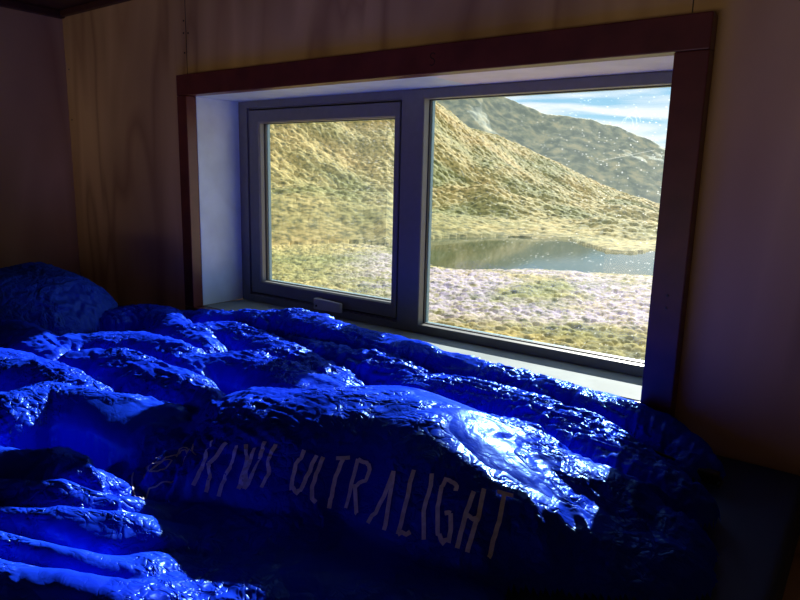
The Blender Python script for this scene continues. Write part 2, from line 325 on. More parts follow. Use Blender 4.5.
# scratch and bird smudge on the fixed pane
def ribbon(bm, pts, w, off=(0, 0, 0)):
    for (ax, az), (bx, bz) in zip(pts, pts[1:]):
        d = Vector((bx-ax, 0, bz-az)); n = Vector((-d.z, 0, d.x)).normalized()*w
        q = [bm.verts.new((px, D+.0255, pz)) for px, pz in ((ax-n.x, az-n.z), (bx-n.x, bz-n.z), (bx+n.x, bz+n.z), (ax+n.x, az+n.z))]; bm.faces.new(q)
bm = bmesh.new(); ribbon(bm, [[1.0261, 0.4028], [1.068, 0.4104], [1.1045, 0.4177], [1.131, 0.423]], .0005)
for k_ in range(3): ribbon(bm, [(x+.006*k_, z+.004*k_-.01) for x, z in [[1.0655, 0.4818], [1.0703, 0.4906], [1.0774, 0.494], [1.0853, 0.4883], [1.0883, 0.4757]]], .0007)
link_bm('scratch', bm, M['scratch'], fp)
# latch on the bottom rail of the sash
bm = bmesh.new()
pr = [(-.050, .0), (-.050, -.014), (-.044, -.019), (.046, -.019), (.050, -.016), (.050, -.011), (-.028, -.006), (-.034, -.002), (-.034, .0)]
lo = [bm.verts.new((.353+x, D+.001+y, .016+(0 if x < 0 else .002))) for x, y in pr]; hi = [bm.verts.new((.353+x, D+.001+y, .044-(0 if x < 0 else .002))) for x, y in pr]
bm.faces.new(lo); bm.faces.new(hi[::-1])
for i in range(len(pr)): bm.faces.new((lo[i], lo[(i+1) % len(pr)], hi[(i+1) % len(pr)], hi[i]))
bmesh.ops.bevel(bm, geom=bm.edges[:], offset=.0012, segments=2, affect='EDGES')
lat = link_bm('window_latch', bm, M['latch'], sash)
bm = bmesh.new(); bmesh.ops.create_cone(bm, cap_ends=True, segments=16, radius1=.0032, radius2=.0028, depth=.003, matrix=Matrix.Translation((.318, D-.0185, .026)) @ Matrix.Rotation(math.pi/2, 4, 'X'))
link_bm('latch_screw', bm, M['nail'], lat)

# ------------------------------------------------------------------ bunk and mattress
ZM = -.056
MX = 1.445
bunk = tag(empty('bunk_platform', (.9, -.75, ZF)), 'wide wooden bunk platform under the navy mattress, against the window wall', 'bunk')
box('platform_board', XL+.002, XR-.3, -1.5, -.001, ZM-.125, ZM-.1005, M['ply_side'], bunk, .002)
for x_ in (XL+.05, XR-.36):
    for y_ in (-1.46, -.06): box('leg', x_-.035, x_+.035, y_-.035, y_+.035, ZF, ZM-.126, M['red_timber'], bunk, .003)
matt = tag(empty('mattress', (.4, -.75, ZM-.1)), 'navy vinyl covered foam mattress lying on the bunk beneath the blue sleeping bag', 'mattress')
bm = bmesh.new(); add_box(bm, XL+.006, MX, -1.48, -.004, ZM-.1, ZM)
bmesh.ops.bevel(bm, geom=bm.edges[:], offset=.016, segments=5, affect='EDGES', profile=.6)
link_bm('cover', bm, M['mattress'], matt, True)
bm = bmesh.new()
zp = ZM-.012
def tube(bm, pts, r, seg=8, closed=False):
    pts = [Vector(p) for p in pts]; rings = []
    for i, p in enumerate(pts):
        a = pts[i-1] if (i > 0 or closed) else p; b_ = pts[(i+1) % len(pts)] if (i < len(pts)-1 or closed) else p
        t = (b_-a).normalized(); up = Vector((0, 0, 1)) if abs(t.z) < .9 else Vector((1, 0, 0))
        s = t.cross(up).normalized(); u = s.cross(t)
        rings.append([bm.verts.new(p+(s*math.cos(k*2*math.pi/seg)+u*math.sin(k*2*math.pi/seg))*r) for k in range(seg)])
    n = len(rings)
    for i in range(n if closed else n-1):
        A, B = rings[i], rings[(i+1) % n]
        for k in range(seg): bm.faces.new((A[k], A[(k+1) % seg], B[(k+1) % seg], B[k]))
tube(bm, [(MX-.002, -1.45, zp), (MX-.002, -1., zp), (MX-.002, -.02, zp)], .0022)
link_bm('piping', bm, M['mattress'], matt, True)

# ------------------------------------------------------------------ sleeping bag
rng = np.random.default_rng(7)
RIDGES = [
[[0.7634, -0.06, 0.0399, 0.05, 0.05], [0.8259, -0.06, 0.0307, 0.05, 0.05], [0.9344, -0.06, 0.0277, 0.055, 0.05], [1.0403, -0.065, 0.0277, 0.06, 0.06], [1.1239, -0.065, 0.0206, 0.06, 0.06], [1.2053, -0.065, 0.0152, 0.06, 0.06], [1.2461, -0.07, 0.0081, 0.055, 0.06], [1.2797, -0.08, -0.0079, 0.05, 0.06], [1.3066, -0.1173, -0.02, 0.045, 0.05]]  ,
[[-0.0613, -0.08, -0.015, 0.06, 0.05], [0.1088, -0.075, 0.0115, 0.06, 0.05], [0.4119, -0.065, 0.0535, 0.06, 0.05], [0.507, -0.065, 0.0536, 0.06, 0.05], [0.5767, -0.06, 0.0455, 0.06, 0.05], [0.6792, -0.06, 0.0381, 0.06, 0.05], [0.746, -0.06, 0.0411, 0.06, 0.05], [0.7879, -0.06, 0.036, 0.05, 0.05]]  ,
[[0.496, -0.1161, 0.02, 0.05, 0.05], [0.6458, -0.1376, 0.022, 0.055, 0.05], [0.7428, -0.1305, 0.022, 0.055, 0.05], [0.8306, -0.1623, 0.015, 0.055, 0.05], [0.8753, -0.1846, 0.0, 0.05, 0.05]]  ,
[[0.8743, -0.184, 0.018, 0.07, 0.06], [0.9405, -0.1416, 0.018, 0.075, 0.07], [1.0613, -0.1548, 0.018, 0.08, 0.07], [1.1593, -0.1887, 0.015, 0.08, 0.07], [1.251, -0.2428, 0.01, 0.08, 0.07], [1.3112, -0.2605, -0.005, 0.06, 0.05]]  ,
[[0.2677, -0.2202, 0.022, 0.06, 0.05], [0.3043, -0.1572, 0.024, 0.07, 0.055], [0.4347, -0.1812, 0.024, 0.07, 0.055], [0.5748, -0.2212, 0.022, 0.07, 0.055], [0.706, -0.26, 0.02, 0.07, 0.055], [0.778, -0.2865, 0.01, 0.06, 0.05]]  ,
[[0.4968, -0.3861, 0.03, 0.06, 0.06], [0.542, -0.3186, 0.032, 0.07, 0.06], [0.6827, -0.3243, 0.03, 0.07, 0.06], [0.7959, -0.3315, 0.02, 0.06, 0.06]]  ,
[[-0.0001, -0.2651, 0.025, 0.05, 0.05], [-0.0021, -0.2162, 0.03, 0.055, 0.05], [0.0471, -0.1697, 0.03, 0.06, 0.05], [0.2486, -0.2458, 0.028, 0.06, 0.05], [0.404, -0.2949, 0.025, 0.06, 0.05]]  ,
[[0.2556, -0.5691, 0.035, 0.06, 0.06], [0.2237, -0.449, 0.038, 0.07, 0.06], [0.3029, -0.3767, 0.04, 0.07, 0.06], [0.4385, -0.3773, 0.035, 0.07, 0.06], [0.5153, -0.4106, 0.02, 0.06, 0.06]]  ,
[[0.3824, -0.5409, 0.045, 0.06, 0.06], [0.4116, -0.4981, 0.047, 0.065, 0.06], [0.5194, -0.5102, 0.045, 0.07, 0.06], [0.602, -0.4906, 0.04, 0.07, 0.06], [0.6821, -0.4934, 0.02, 0.06, 0.06]]  ,
[[0.0479, -0.5346, 0.05, 0.07, 0.06], [0.1618, -0.5262, 0.05, 0.07, 0.06], [0.2937, -0.5597, 0.04, 0.06, 0.06]]  ,
[[0.2049, -0.693, 0.06, 0.08, 0.06], [0.3256, -0.6462, 0.06, 0.07, 0.06], [0.4099, -0.6284, 0.055, 0.06, 0.06], [0.5178, -0.6188, 0.045, 0.05, 0.05], [0.5713, -0.6088, 0.035, 0.05, 0.05]]  ,
[[0.44, -0.7962, 0.05, 0.07, 0.06], [0.5345, -0.7316, 0.05, 0.07, 0.06], [0.5289, -0.6613, 0.05, 0.06, 0.05], [0.618, -0.619, 0.042, 0.06, 0.05], [0.7006, -0.5922, 0.03, 0.06, 0.05]]  ,
[[0.6044, -0.8477, 0.045, 0.05, 0.05], [0.7164, -0.8057, 0.045, 0.042, 0.05], [0.7577, -0.7642, 0.045, 0.042, 0.05], [0.795, -0.7437, 0.034, 0.038, 0.05], [0.8023, -0.7107, 0.004, 0.035, 0.05], [0.812, -0.6818, -0.025, 0.03, 0.03]]  ,
[[0.6824, -0.8731, 0.033, 0.03, 0.045], [0.7693, -0.828, 0.035, 0.027, 0.045], [0.8135, -0.7867, 0.032, 0.028, 0.045], [0.8468, -0.7504, 0.012, 0.03, 0.04], [0.8688, -0.679, -0.025, 0.035, 0.03]]  ,
[[0.732, -0.889, 0.028, 0.03, 0.045], [0.809, -0.8446, 0.028, 0.025, 0.045], [0.8488, -0.8042, 0.028, 0.026, 0.045], [0.8871, -0.768, 0.008, 0.03, 0.04], [0.9343, -0.6992, -0.022, 0.04, 0.03]]  ,
[[0.7773, -0.9039, 0.02, 0.03, 0.045], [0.851, -0.8622, 0.022, 0.026, 0.045], [0.9031, -0.8314, 0.018, 0.024, 0.045], [0.9361, -0.7916, -0.002, 0.03, 0.04], [0.9812, -0.7339, -0.028, 0.04, 0.03]]  ,
[[0.8386, -0.9229, 0.02, 0.035, 0.045], [0.9073, -0.8849, 0.022, 0.03, 0.045], [0.9457, -0.852, 0.02, 0.03, 0.045], [0.9761, -0.8195, 0.002, 0.035, 0.04], [1.0179, -0.7609, -0.028, 0.05, 0.03]]  ,
[[0.9104, -0.9333, 0.0, 0.06, 0.05], [0.9541, -0.8825, 0.0, 0.06, 0.05], [1.0106, -0.8445, -0.01, 0.06, 0.05]]  ,
[[0.7539, -0.6668, -0.035, 0.06, 0.05], [0.7462, -0.6243, -0.012, 0.09, 0.06], [0.762, -0.5948, 0.02, 0.12, 0.08], [0.7805, -0.5585, 0.05, 0.14, 0.12], [0.8184, -0.5287, 0.068, 0.15, 0.14], [0.9211, -0.4787, 0.078, 0.155, 0.15], [0.9807, -0.4133, 0.08, 0.155, 0.15], [1.0666, -0.432, 0.076, 0.155, 0.14], [1.1371, -0.4476, 0.06, 0.13, 0.13], [1.1936, -0.4326, 0.036, 0.12, 0.11], [1.2475, -0.411, 0.01, 0.11, 0.08], [1.3008, -0.3928, -0.015, 0.09, 0.05]]  ,
[[1.0822, -0.3949, 0.05, 0.07, 0.05], [1.1459, -0.3769, 0.038, 0.07, 0.06], [1.2002, -0.3595, 0.022, 0.065, 0.07], [1.253, -0.3425, 0.0, 0.06, 0.06]]  ,
[[1.0244, -0.3663, 0.05, 0.07, 0.05], [1.1157, -0.3614, 0.047, 0.105, 0.06], [1.1823, -0.3667, 0.038, 0.09, 0.08], [1.2428, -0.3536, 0.022, 0.075, 0.08], [1.2961, -0.3473, 0.008, 0.075, 0.07], [1.3271, -0.35, -0.012, 0.06, 0.06]]  ,
[[0.8568, -0.7346, -0.02, 0.05, 0.04], [0.8709, -0.7064, -0.02, 0.06, 0.04], [0.9148, -0.6573, -0.022, 0.07, 0.04], [0.9966, -0.6096, -0.025, 0.07, 0.04]]  ,
[[0.9612, -0.7767, -0.025, 0.06, 0.04], [1.0031, -0.7264, -0.025, 0.07, 0.04], [1.084, -0.6682, -0.028, 0.08, 0.04], [1.2098, -0.6261, -0.03, 0.08, 0.04]]  ]
def smooth_noise(shape, cells, rng):
    ny, nx = shape; cy, cx = max(2, int(cells[0])), max(2, int(cells[1]))
    g = rng.standard_normal((cy+3, cx+3))
    yy = np.linspace(0, cy, ny); xx = np.linspace(0, cx, nx)
    def cr(t): return np.stack([-.5*t+t*t-.5*t**3, 1-2.5*t*t+1.5*t**3, .5*t+2*t*t-1.5*t**3, -.5*t*t+.5*t**3])
    iy = np.minimum(yy.astype(int), cy-1); ix = np.minimum(xx.astype(int), cx-1)
    wy = cr(yy-iy); wx = cr(xx-ix); out = np.zeros(shape)
    for a in range(4):
        for c in range(4): out += wy[a][:, None]*wx[c][None, :]*g[np.ix_(iy+a, ix+c)]
    return out
def ridge_field(X, Y, ridges, floor, k=.006, puck=None):
    """puffy tubes along polylines (x, y, crest z, half width, drop)"""
    Z = floor.copy(); E = np.zeros_like(X)
    for R in ridges:
        R = np.array(R); best = np.full(X.shape, 1e9); zc = np.zeros_like(X); w = np.zeros_like(X); dr = np.zeros_like(X)
        arc = np.zeros_like(X); s0 = 0.
        for a, b_ in zip(R[:-1], R[1:]):
            d = b_[:2]-a[:2]; t = np.clip(((X-a[0])*d[0]+(Y-a[1])*d[1])/(d@d), 0, 1)
            wt = a[3]+(b_[3]-a[3])*t
            dist = np.hypot(X-a[0]-t*d[0], Y-a[1]-t*d[1])/wt; m_ = dist < best
            best = np.where(m_, dist, best); zc = np.where(m_, a[2]+(b_[2]-a[2])*t, zc); dr = np.where(m_, a[4]+(b_[4]-a[4])*t, dr); arc = np.where(m_, s0+t*math.hypot(d[0], d[1]), arc); s0 += math.hypot(d[0], d[1])
        q = np.clip(best, 0, 1); H = zc-dr*(1-np.sqrt(np.clip(1-q*q, 0, 1)))
        if puck is not None:      # gathered seams: short creases running across the tube
            ph = arc/.042+puck[0]+best*puck[2]; H = H+puck[1]*(np.abs(np.sin(math.pi*ph))**.6-.8)*np.clip((best-.15)/.6, 0, 1)*(best < 1)
        H = np.where(best >= 1, -1.0, H)
        hh = np.clip(.5+.5*(H-Z)/k, 0, 1); Zn = Z*(1-hh)+H*hh+k*hh*(1-hh)
        Z = np.where(H > -.9, Zn, Z)
    return Z
def up2(A):
    ny, nx = A.shape[:2]; B = np.zeros((2*ny-1, 2*nx-1)+A.shape[2:]); B[::2, ::2] = A
    B[1::2, ::2] = (A[1:]+A[:-1])/2; B[:, 1::2] = (B[:, :-1:2]+B[:, 2::2])/2; return B
def relax(P0, V, e, iters, kf, kb, kt=.02, w=.5):
    """wrinkle a sheet with excess fabric e resting on a soft puffy body P0"""
    gy = np.gradient(P0, axis=0); gx_ = np.gradient(P0, axis=1); Nn = np.cross(gx_, gy); Nn /= np.linalg.norm(Nn, axis=2, keepdims=True)+1e-12
    em = 1+e
    def pair(sa, sb): return np.linalg.norm(P0[sb]-P0[sa], axis=2)*(em[sa]+em[sb])/2
    s = slice(None); pairs = [((s, slice(0, -1)), (s, slice(1, None))), ((slice(0, -1), s), (slice(1, None), s)),
        ((slice(0, -1), slice(0, -1)), (slice(1, None), slice(1, None))), ((slice(0, -1), slice(1, None)), (slice(1, None), slice(0, -1)))]
    rest = [pair(a, b_) for a, b_ in pairs]
    for it in range(iters):
        A = np.zeros_like(V)
        for (a, b_), r in zip(pairs, rest):
            d = V[b_]-V[a]; l = np.sqrt((d*d).sum(2))+1e-12; c = (d*((l-r)/l*.5)[..., None])
            A[a] += c; A[b_] -= c
        V = V+A*(w/2)
        lap = np.zeros_like(V)
        lap[1:-1, 1:-1] = (V[2:, 1:-1]+V[:-2, 1:-1]+V[1:-1, 2:]+V[1:-1, :-2])/4-V[1:-1, 1:-1]
        l2 = np.zeros_like(V); l2[1:-1, 1:-1] = (lap[2:, 1:-1]+lap[:-2, 1:-1]+lap[1:-1, 2:]+lap[1:-1, :-2])/4-lap[1:-1, 1:-1]
        V = V-l2*kb
        dv = P0-V; dn = (dv*Nn).sum(2, keepdims=True)
        V = V+Nn*dn*kf+(dv-Nn*dn)*kt
    return V
def grid_mesh(name, V, mask, mt, parent):
    ny, nx = V.shape[:2]; idx = np.arange(ny*nx).reshape(ny, nx)
    fm = mask[:-1, :-1] & mask[1:, :-1] & mask[:-1, 1:] & mask[1:, 1:]
    q = np.stack([idx[:-1, :-1][fm], idx[:-1, 1:][fm], idx[1:, 1:][fm], idx[1:, :-1][fm]], 1)
    used = np.unique(q); rm = np.full(ny*nx, -1); rm[used] = np.arange(len(used)); q = rm[q]; P = V.reshape(-1, 3)[used]
    c = (P.min(0)+P.max(0))/2; P = P-c
    me = bpy.data.meshes.new(name); me.vertices.add(len(P)); me.vertices.foreach_set('co', P.ravel().astype(np.float32))
    me.loops.add(q.size); me.loops.foreach_set('vertex_index', q.ravel().astype(np.int32))
    me.polygons.add(len(q)); me.polygons.foreach_set('loop_start', np.arange(0, q.size, 4, dtype=np.int32)); 
    me.update(calc_edges=True); me.validate()
    me.polygons.foreach_set('use_smooth', np.ones(len(me.polygons), bool)); me.materials.append(mt)
    o = bpy.data.objects.new(name, me); COL.objects.link(o); WL[o.name] = Vector(c)
    if parent is not None: o.parent = parent; o.location = Vector(c)-WL.get(parent.name, parent.location)
    else: o.location = c
    return o
bag = tag(empty('sleeping_bag', (.6, -.5, ZM)), 'royal blue crinkled down sleeping bag with grey lettering, spread over the mattress below the window', 'sleeping bag')

GX0, GX1, GY0, GY1 = -.64, 1.40, -1.16, -.034
def build_bag():
    h0 = .0136
    nx = int(round((GX1-GX0)/h0))+1; ny = int(round((GY1-GY0)/h0))+1
    lv = []
    for l in range(3):
        n_x, n_y = (nx-1)*2**l+1, (ny-1)*2**l+1
        X, Y = np.meshgrid(np.linspace(GX0, GX1, n_x), np.linspace(GY0, GY1, n_y)); lv.append((X, Y))
    X, Y = lv[2]
    r1 = np.random.default_rng(11)
    floor = -.045+.010*smooth_noise(X.shape, (7, 12), r1)
    floor = np.where(X > 1.22-.15*np.clip((-.35-Y), 0, 1), -.2, floor)
    wx = .005*smooth_noise(X.shape, (16, 26), r1); wy = .005*smooth_noise(X.shape, (16, 26), r1)
    calm = 1-.85*np.exp(-np.clip(np.abs((X-.99)*.64+(Y+.46)*.77)/.19, 0, 9)**3)*np.clip(1.6-np.abs(((X-.97)*.77-(Y+.5)*.64))/.22, 0, 1)
    hot = 1-np.exp(-((X-1.10)**2+(Y+.42)**2)/.014)
    puck = (.9*smooth_noise(X.shape, (26, 46), r1), hot*calm*(.002+.006*np.clip((Y+.68)/.1, 0, 1))*np.clip(.6+.5*smooth_noise(X.shape, (10, 18), r1), 0, 1.2), .8*smooth_noise(X.shape, (8, 14), r1))
    Z = ridge_field(X+wx*calm, Y+wy*calm, RIDGES, floor, .008, puck)
    B_ = Z.copy()
    for _ in range(120): B_[1:-1, 1:-1] = (B_[2:, 1:-1]+B_[:-2, 1:-1]+B_[1:-1, 2:]+B_[1:-1, :-2])/4
    Z = Z*calm+B_*(1-calm)
    Z += calm*.002*smooth_noise(X.shape, (30, 50), r1)
    def crum(c, sd, an):
        a = smooth_noise(X.shape, (c[0], c[1]), np.random.default_rng(sd)); b_ = smooth_noise(X.shape, (c[0]*an, c[1]*an), np.random.default_rng(sd+1))
        return np.exp(-np.abs(a)*4)+.5*np.exp(-np.abs(b_)*4)
    Z += calm*(.0015*crum((15, 28), 31, 1.7)+.0022*crum((50, 86), 41, 1.8)*np.clip(.5+.8*smooth_noise(X.shape, (9, 14), r1), 0, 1.4))
    Z0_ = Z; Z = np.maximum(Z, ZM+.0015)
    # valleys gather the seams: more spare cloth there
    S = Z.copy()
    for _ in range(60):
        S[1:-1, 1:-1] = (S[2:, 1:-1]+S[:-2, 1:-1]+S[1:-1, 2:]+S[1:-1, :-2])/4
    val = np.clip((S-Z)/.006, 0, 1)
    nz_ = np.clip(.5+.6*smooth_noise(X.shape, (9, 16), r1), 0, 1.3)
    ex = (.35+1.0*val+.9*nz_)*(.25+.75*calm)*(.6+.4*np.clip((Y+.75)/.2, 0, 1))
    P = np.stack([X, Y, Z], 2)
    V = P[::4, ::4].copy(); V[..., 2] += .0006*r1.standard_normal(V.shape[:2])
    V = relax(P[::4, ::4], V, .015*ex[::4, ::4], 90, .02, .10)
    V = up2(V); V[..., 2] += .0004*r1.standard_normal(V.shape[:2])
    V = relax(P[::2, ::2], V, .065*ex[::2, ::2], 110, .016, .07)
    V = up2(V); V[..., 2] += .0002*r1.standard_normal(V.shape[:2])
    V = relax(P, V, .13*ex, 100, .020, .07)
    V[..., 1] = np.minimum(V[..., 1], np.where(V[..., 2] < .004, -.0325, .05))
    V[..., 2] = np.maximum(V[..., 2], ZM+.003); mask = Z > ZM+.003
    return P, V, mask
P0, VB, MB_ = build_bag()
shell = grid_mesh('quilted_shell', VB, MB_, M['nylon'], bag)
def sample(x, y):
    ny, nx = VB.shape[:2]; u = (x-GX0)/(GX1-GX0)*(nx-1); v = (y-GY0)/(GY1-GY0)*(ny-1)
    i, j = int(np.clip(u, 0, nx-2)), int(np.clip(v, 0, ny-2)); a, b_ = u-i, v-j
    p = (VB[j, i]*(1-a)+VB[j, i+1]*a)*(1-b_)+(VB[j+1, i]*(1-a)+VB[j+1, i+1]*a)*b_
    du = VB[j, i+1]-VB[j, i]; dv = VB[j+1, i]-VB[j, i]; n = np.cross(du, dv); n /= np.linalg.norm(n)+1e-12
    return Vector(p), Vector(n)
# printed lettering and the outline logo: thin strips that follow the cloth
def print_strip(bm, pts, w, step=.0025):
    pr_ = []
    for (ax, ay), (bx, by) in zip(pts, pts[1:]):
        n = max(1, int(math.hypot(bx-ax, by-ay)/step))
        pr_ += [(ax+(bx-ax)*t/n, ay+(by-ay)*t/n) for t in range(n)]
    pr_.append(pts[-1])
    sm = [sample(*p) for p in pr_]; P = [s[0]+s[1]*.0012 for s in sm]; Nn = [s[1] for s in sm]; prev = None
    for i in range(len(P)):
        t = (P[min(i+1, len(P)-1)]-P[max(i-1, 0)])
        if t.length < 1e-7: continue
        s_ = t.normalized().cross(Nn[i]).normalized()*w
        a, b_ = bm.verts.new(P[i]-s_), bm.verts.new(P[i]+s_)
        if prev: bm.faces.new((prev[0], prev[1], b_, a))
        prev = (a, b_)
LETTERS = [[[0.8434, -0.6105], [0.8473, -0.6172], [0.8511, -0.6239], [0.8602, -0.6343], [0.8629, -0.6425], [0.8643, -0.6497], [0.8643, -0.6559]], [[0.8676, -0.6094], [0.867, -0.6178], [0.8687, -0.6278], [0.8669, -0.6351]], [[0.8661, -0.6343], [0.8691, -0.6363], [0.8713, -0.6377], [0.8765, -0.6413], [0.8783, -0.6448], [0.8801, -0.6483], [0.8805, -0.6507]], [[0.884, -0.6057], [0.8887, -0.6134], [0.892, -0.6198], [0.894, -0.6252], [0.8948, -0.6316], [0.8956, -0.6379], [0.8972, -0.6449]], [[0.8932, -0.5993], [0.8984, -0.6034], [0.903, -0.6069], [0.9077, -0.6104], [0.9106, -0.6172], [0.9144, -0.6246], [0.9168, -0.6309]], [[0.9168, -0.6309], [0.9177, -0.6275], [0.9145, -0.6206], [0.9155, -0.6172], [0.9125, -0.6105], [0.9097, -0.6037], [0.9069, -0.597]], [[0.9077, -0.6104], [0.9145, -0.6174], [0.9207, -0.6239], [0.9235, -0.6276]], [[0.9235, -0.6276], [0.9247, -0.6238], [0.9245, -0.619], [0.9237, -0.6136], [0.922, -0.6062], [0.9178, -0.5965], [0.9129, -0.5862]], [[0.9277, -0.5818], [0.9291, -0.5874], [0.9304, -0.593], [0.9332, -0.5999], [0.9366, -0.6025], [0.938, -0.6033], [0.9427, -0.6071], [0.9423, -0.6104], [0.9418, -0.6138], [0.9421, -0.6177]], [[0.9631, -0.5695], [0.9657, -0.5765], [0.9644, -0.5796], [0.9644, -0.584], [0.9659, -0.5872], [0.9688, -0.5916], [0.9691, -0.5936], [0.9713, -0.5969], [0.9736, -0.6002], [0.974, -0.6017], [0.9754, -0.5998], [0.9793, -0.6004], [0.9825, -0.6004], [0.9827, -0.5978], [0.9841, -0.5965], [0.9842, -0.594]], [[0.9842, -0.594], [0.9838, -0.5913], [0.9834, -0.5887], [0.9823, -0.5855], [0.9824, -0.5822], [0.9825, -0.579], [0.9801, -0.5732], [0.9798, -0.5701], [0.9796, -0.5671], [0.9794, -0.5641]], [[0.9859, -0.5605], [0.9873, -0.566], [0.9894, -0.5722], [0.9897, -0.5764], [0.9921, -0.5811], [0.9926, -0.5838], [0.9931, -0.5865], [0.9959, -0.5894], [0.9962, -0.5897], [0.9996, -0.5932], [1.0014, -0.5929], [1.0032, -0.5926], [1.0051, -0.5923]], [[0.9989, -0.5519], [1.0034, -0.5485], [1.0078, -0.5452], [1.0124, -0.5419]], [[1.0064, -0.5477], [1.0068, -0.5522], [1.009, -0.5588], [1.0095, -0.5633], [1.0103, -0.5659], [1.0123, -0.5699], [1.0132, -0.5725], [1.0168, -0.5786], [1.0168, -0.5808], [1.0199, -0.5863]], [[1.0218, -0.5382], [1.0248, -0.5453], [1.0279, -0.5524], [1.0293, -0.5574], [1.0337, -0.5659], [1.0359, -0.5718], [1.037, -0.5764]], [[1.0218, -0.5382], [1.0267, -0.5386], [1.0311, -0.5383], [1.0348, -0.5374], [1.0374, -0.5386], [1.0389, -0.5385], [1.0432, -0.5419], [1.0443, -0.5456], [1.0448, -0.5486], [1.0454, -0.5516], [1.0418, -0.5532], [1.0388, -0.5555], [1.0369, -0.5593], [1.0355, -0.5588], [1.0347, -0.559], [1.0356, -0.5612]], [[1.035, -0.5587], [1.0388, -0.5625], [1.0421, -0.5657], [1.0459, -0.5695], [1.0493, -0.5728], [1.0527, -0.5761], [1.0533, -0.5761]], [[1.0711, -0.5782], [1.072, -0.5724], [1.075, -0.5694], [1.0749, -0.5624], [1.076, -0.5557], [1.0746, -0.5456], [1.0727, -0.5347]], [[1.0727, -0.5347], [1.0785, -0.5451], [1.0816, -0.5518], [1.0848, -0.5587], [1.0885, -0.5662], [1.0917, -0.573], [1.0923, -0.5764]], [[1.0936, -0.5244], [1.0954, -0.5306], [1.0962, -0.5352], [1.1017, -0.5465], [1.1044, -0.5559], [1.1077, -0.566], [1.1087, -0.5728]], [[1.1087, -0.5728], [1.1121, -0.57], [1.117, -0.5694], [1.1199, -0.566]], [[1.1149, -0.5194], [1.1163, -0.5219], [1.1186, -0.5259], [1.1205, -0.5291], [1.1226, -0.5365], [1.1233, -0.5416], [1.1255, -0.549], [1.1302, -0.5554], [1.133, -0.5589], [1.1383, -0.5661]], [[1.1493, -0.5234], [1.1483, -0.5212], [1.1487, -0.5212], [1.1478, -0.519], [1.1449, -0.5179], [1.1426, -0.5177], [1.1406, -0.5181], [1.1378, -0.5177], [1.1353, -0.518], [1.1325, -0.5176], [1.1333, -0.5215], [1.1337, -0.5247], [1.1327, -0.5257], [1.1348, -0.5313], [1.1379, -0.5384], [1.1387, -0.5418], [1.1436, -0.5488], [1.1486, -0.5559], [1.1513, -0.5593], [1.1532, -0.5588], [1.1569, -0.5612], [1.1597, -0.5622], [1.1606, -0.5598], [1.1624, -0.5588], [1.1651, -0.5593], [1.1636, -0.5558], [1.163, -0.5538], [1.1624, -0.5518], [1.1602, -0.5487], [1.158, -0.5455], [1.1553, -0.5417]], [[1.1492, -0.544], [1.1511, -0.543], [1.153, -0.542], [1.1553, -0.5417]], [[1.1666, -0.5143], [1.1679, -0.5211], [1.1693, -0.528], [1.1694, -0.5325], [1.1701, -0.5361], [1.1713, -0.5405], [1.1725, -0.5449], [1.173, -0.549], [1.1744, -0.5547], [1.175, -0.5589]], [[1.1735, -0.5044], [1.1768, -0.5141], [1.1789, -0.5215], [1.1826, -0.5319], [1.1824, -0.535], [1.1834, -0.5404], [1.184, -0.5451], [1.1846, -0.5489], [1.1847, -0.5519], [1.1853, -0.5558]], [[1.1702, -0.5375], [1.1735, -0.5348], [1.1785, -0.5351], [1.1815, -0.5317]], [[1.1857, -0.497], [1.1906, -0.4939], [1.1956, -0.4909], [1.2006, -0.4878]], [[1.1928, -0.4941], [1.1956, -0.5025], [1.1984, -0.5109], [1.2005, -0.5178], [1.2009, -0.5224], [1.2021, -0.5285], [1.2022, -0.5323], [1.2037, -0.5382], [1.2041, -0.5419], [1.2041, -0.5448]]]
bm = bmesh.new()
for s in LETTERS: print_strip(bm, s, .0025)
o = link_bm('lettering', bm, M['print'], shell); o['label'] = 'grey printed words'
LOGO = [[[0.7422, -0.6609], [0.7496, -0.667], [0.8157, -0.7066], [0.8209, -0.7081], [0.8448, -0.7203], [0.8493, -0.7182], [0.8561, -0.7175], [0.8206, -0.6917], [0.8158, -0.684], [0.8208, -0.6789], [0.8228, -0.6719], [0.8257, -0.6668], [0.8286, -0.6617], [0.8269, -0.6547], [0.8261, -0.6482], [0.8339, -0.6481], [0.8313, -0.6409]], [[0.801, -0.6836], [0.7591, -0.6556], [0.7965, -0.6749], [0.7965, -0.6686], [0.7989, -0.6637], [0.8004, -0.6583], [0.8026, -0.6534], [0.8056, -0.6504], [0.8086, -0.6474], [0.8107, -0.6517], [0.8112, -0.6551], [0.8108, -0.6619], [0.8088, -0.6677], [0.8058, -0.6713], [0.8028, -0.6749], [0.7547, -0.6483], [0.747, -0.6462], [0.7462, -0.6412], [0.7471, -0.6372], [0.7928, -0.6589], [0.7972, -0.6554]], [[0.8028, -0.6749], [0.8022, -0.6689], [0.8018, -0.6629], [0.802, -0.6572], [0.8006, -0.6505], [0.8011, -0.645], [0.8023, -0.64], [0.8027, -0.6344], [0.8023, -0.6281], [0.806, -0.6248], [0.8286, -0.6345]], [[0.8057, -0.6394], [0.8017, -0.6337], [0.7986, -0.6284], [0.8, -0.6242], [0.8022, -0.6204], [0.8275, -0.6343], [0.8323, -0.6341], [0.835, -0.6333], [0.8378, -0.6324]], [[0.8323, -0.6341], [0.8261, -0.6273], [0.801, -0.6072]]]
bm = bmesh.new()
for s in LOGO: print_strip(bm, s, .0011)
o = link_bm('logo', bm, M['print_thin'], shell); o['label'] = 'faint outline logo'

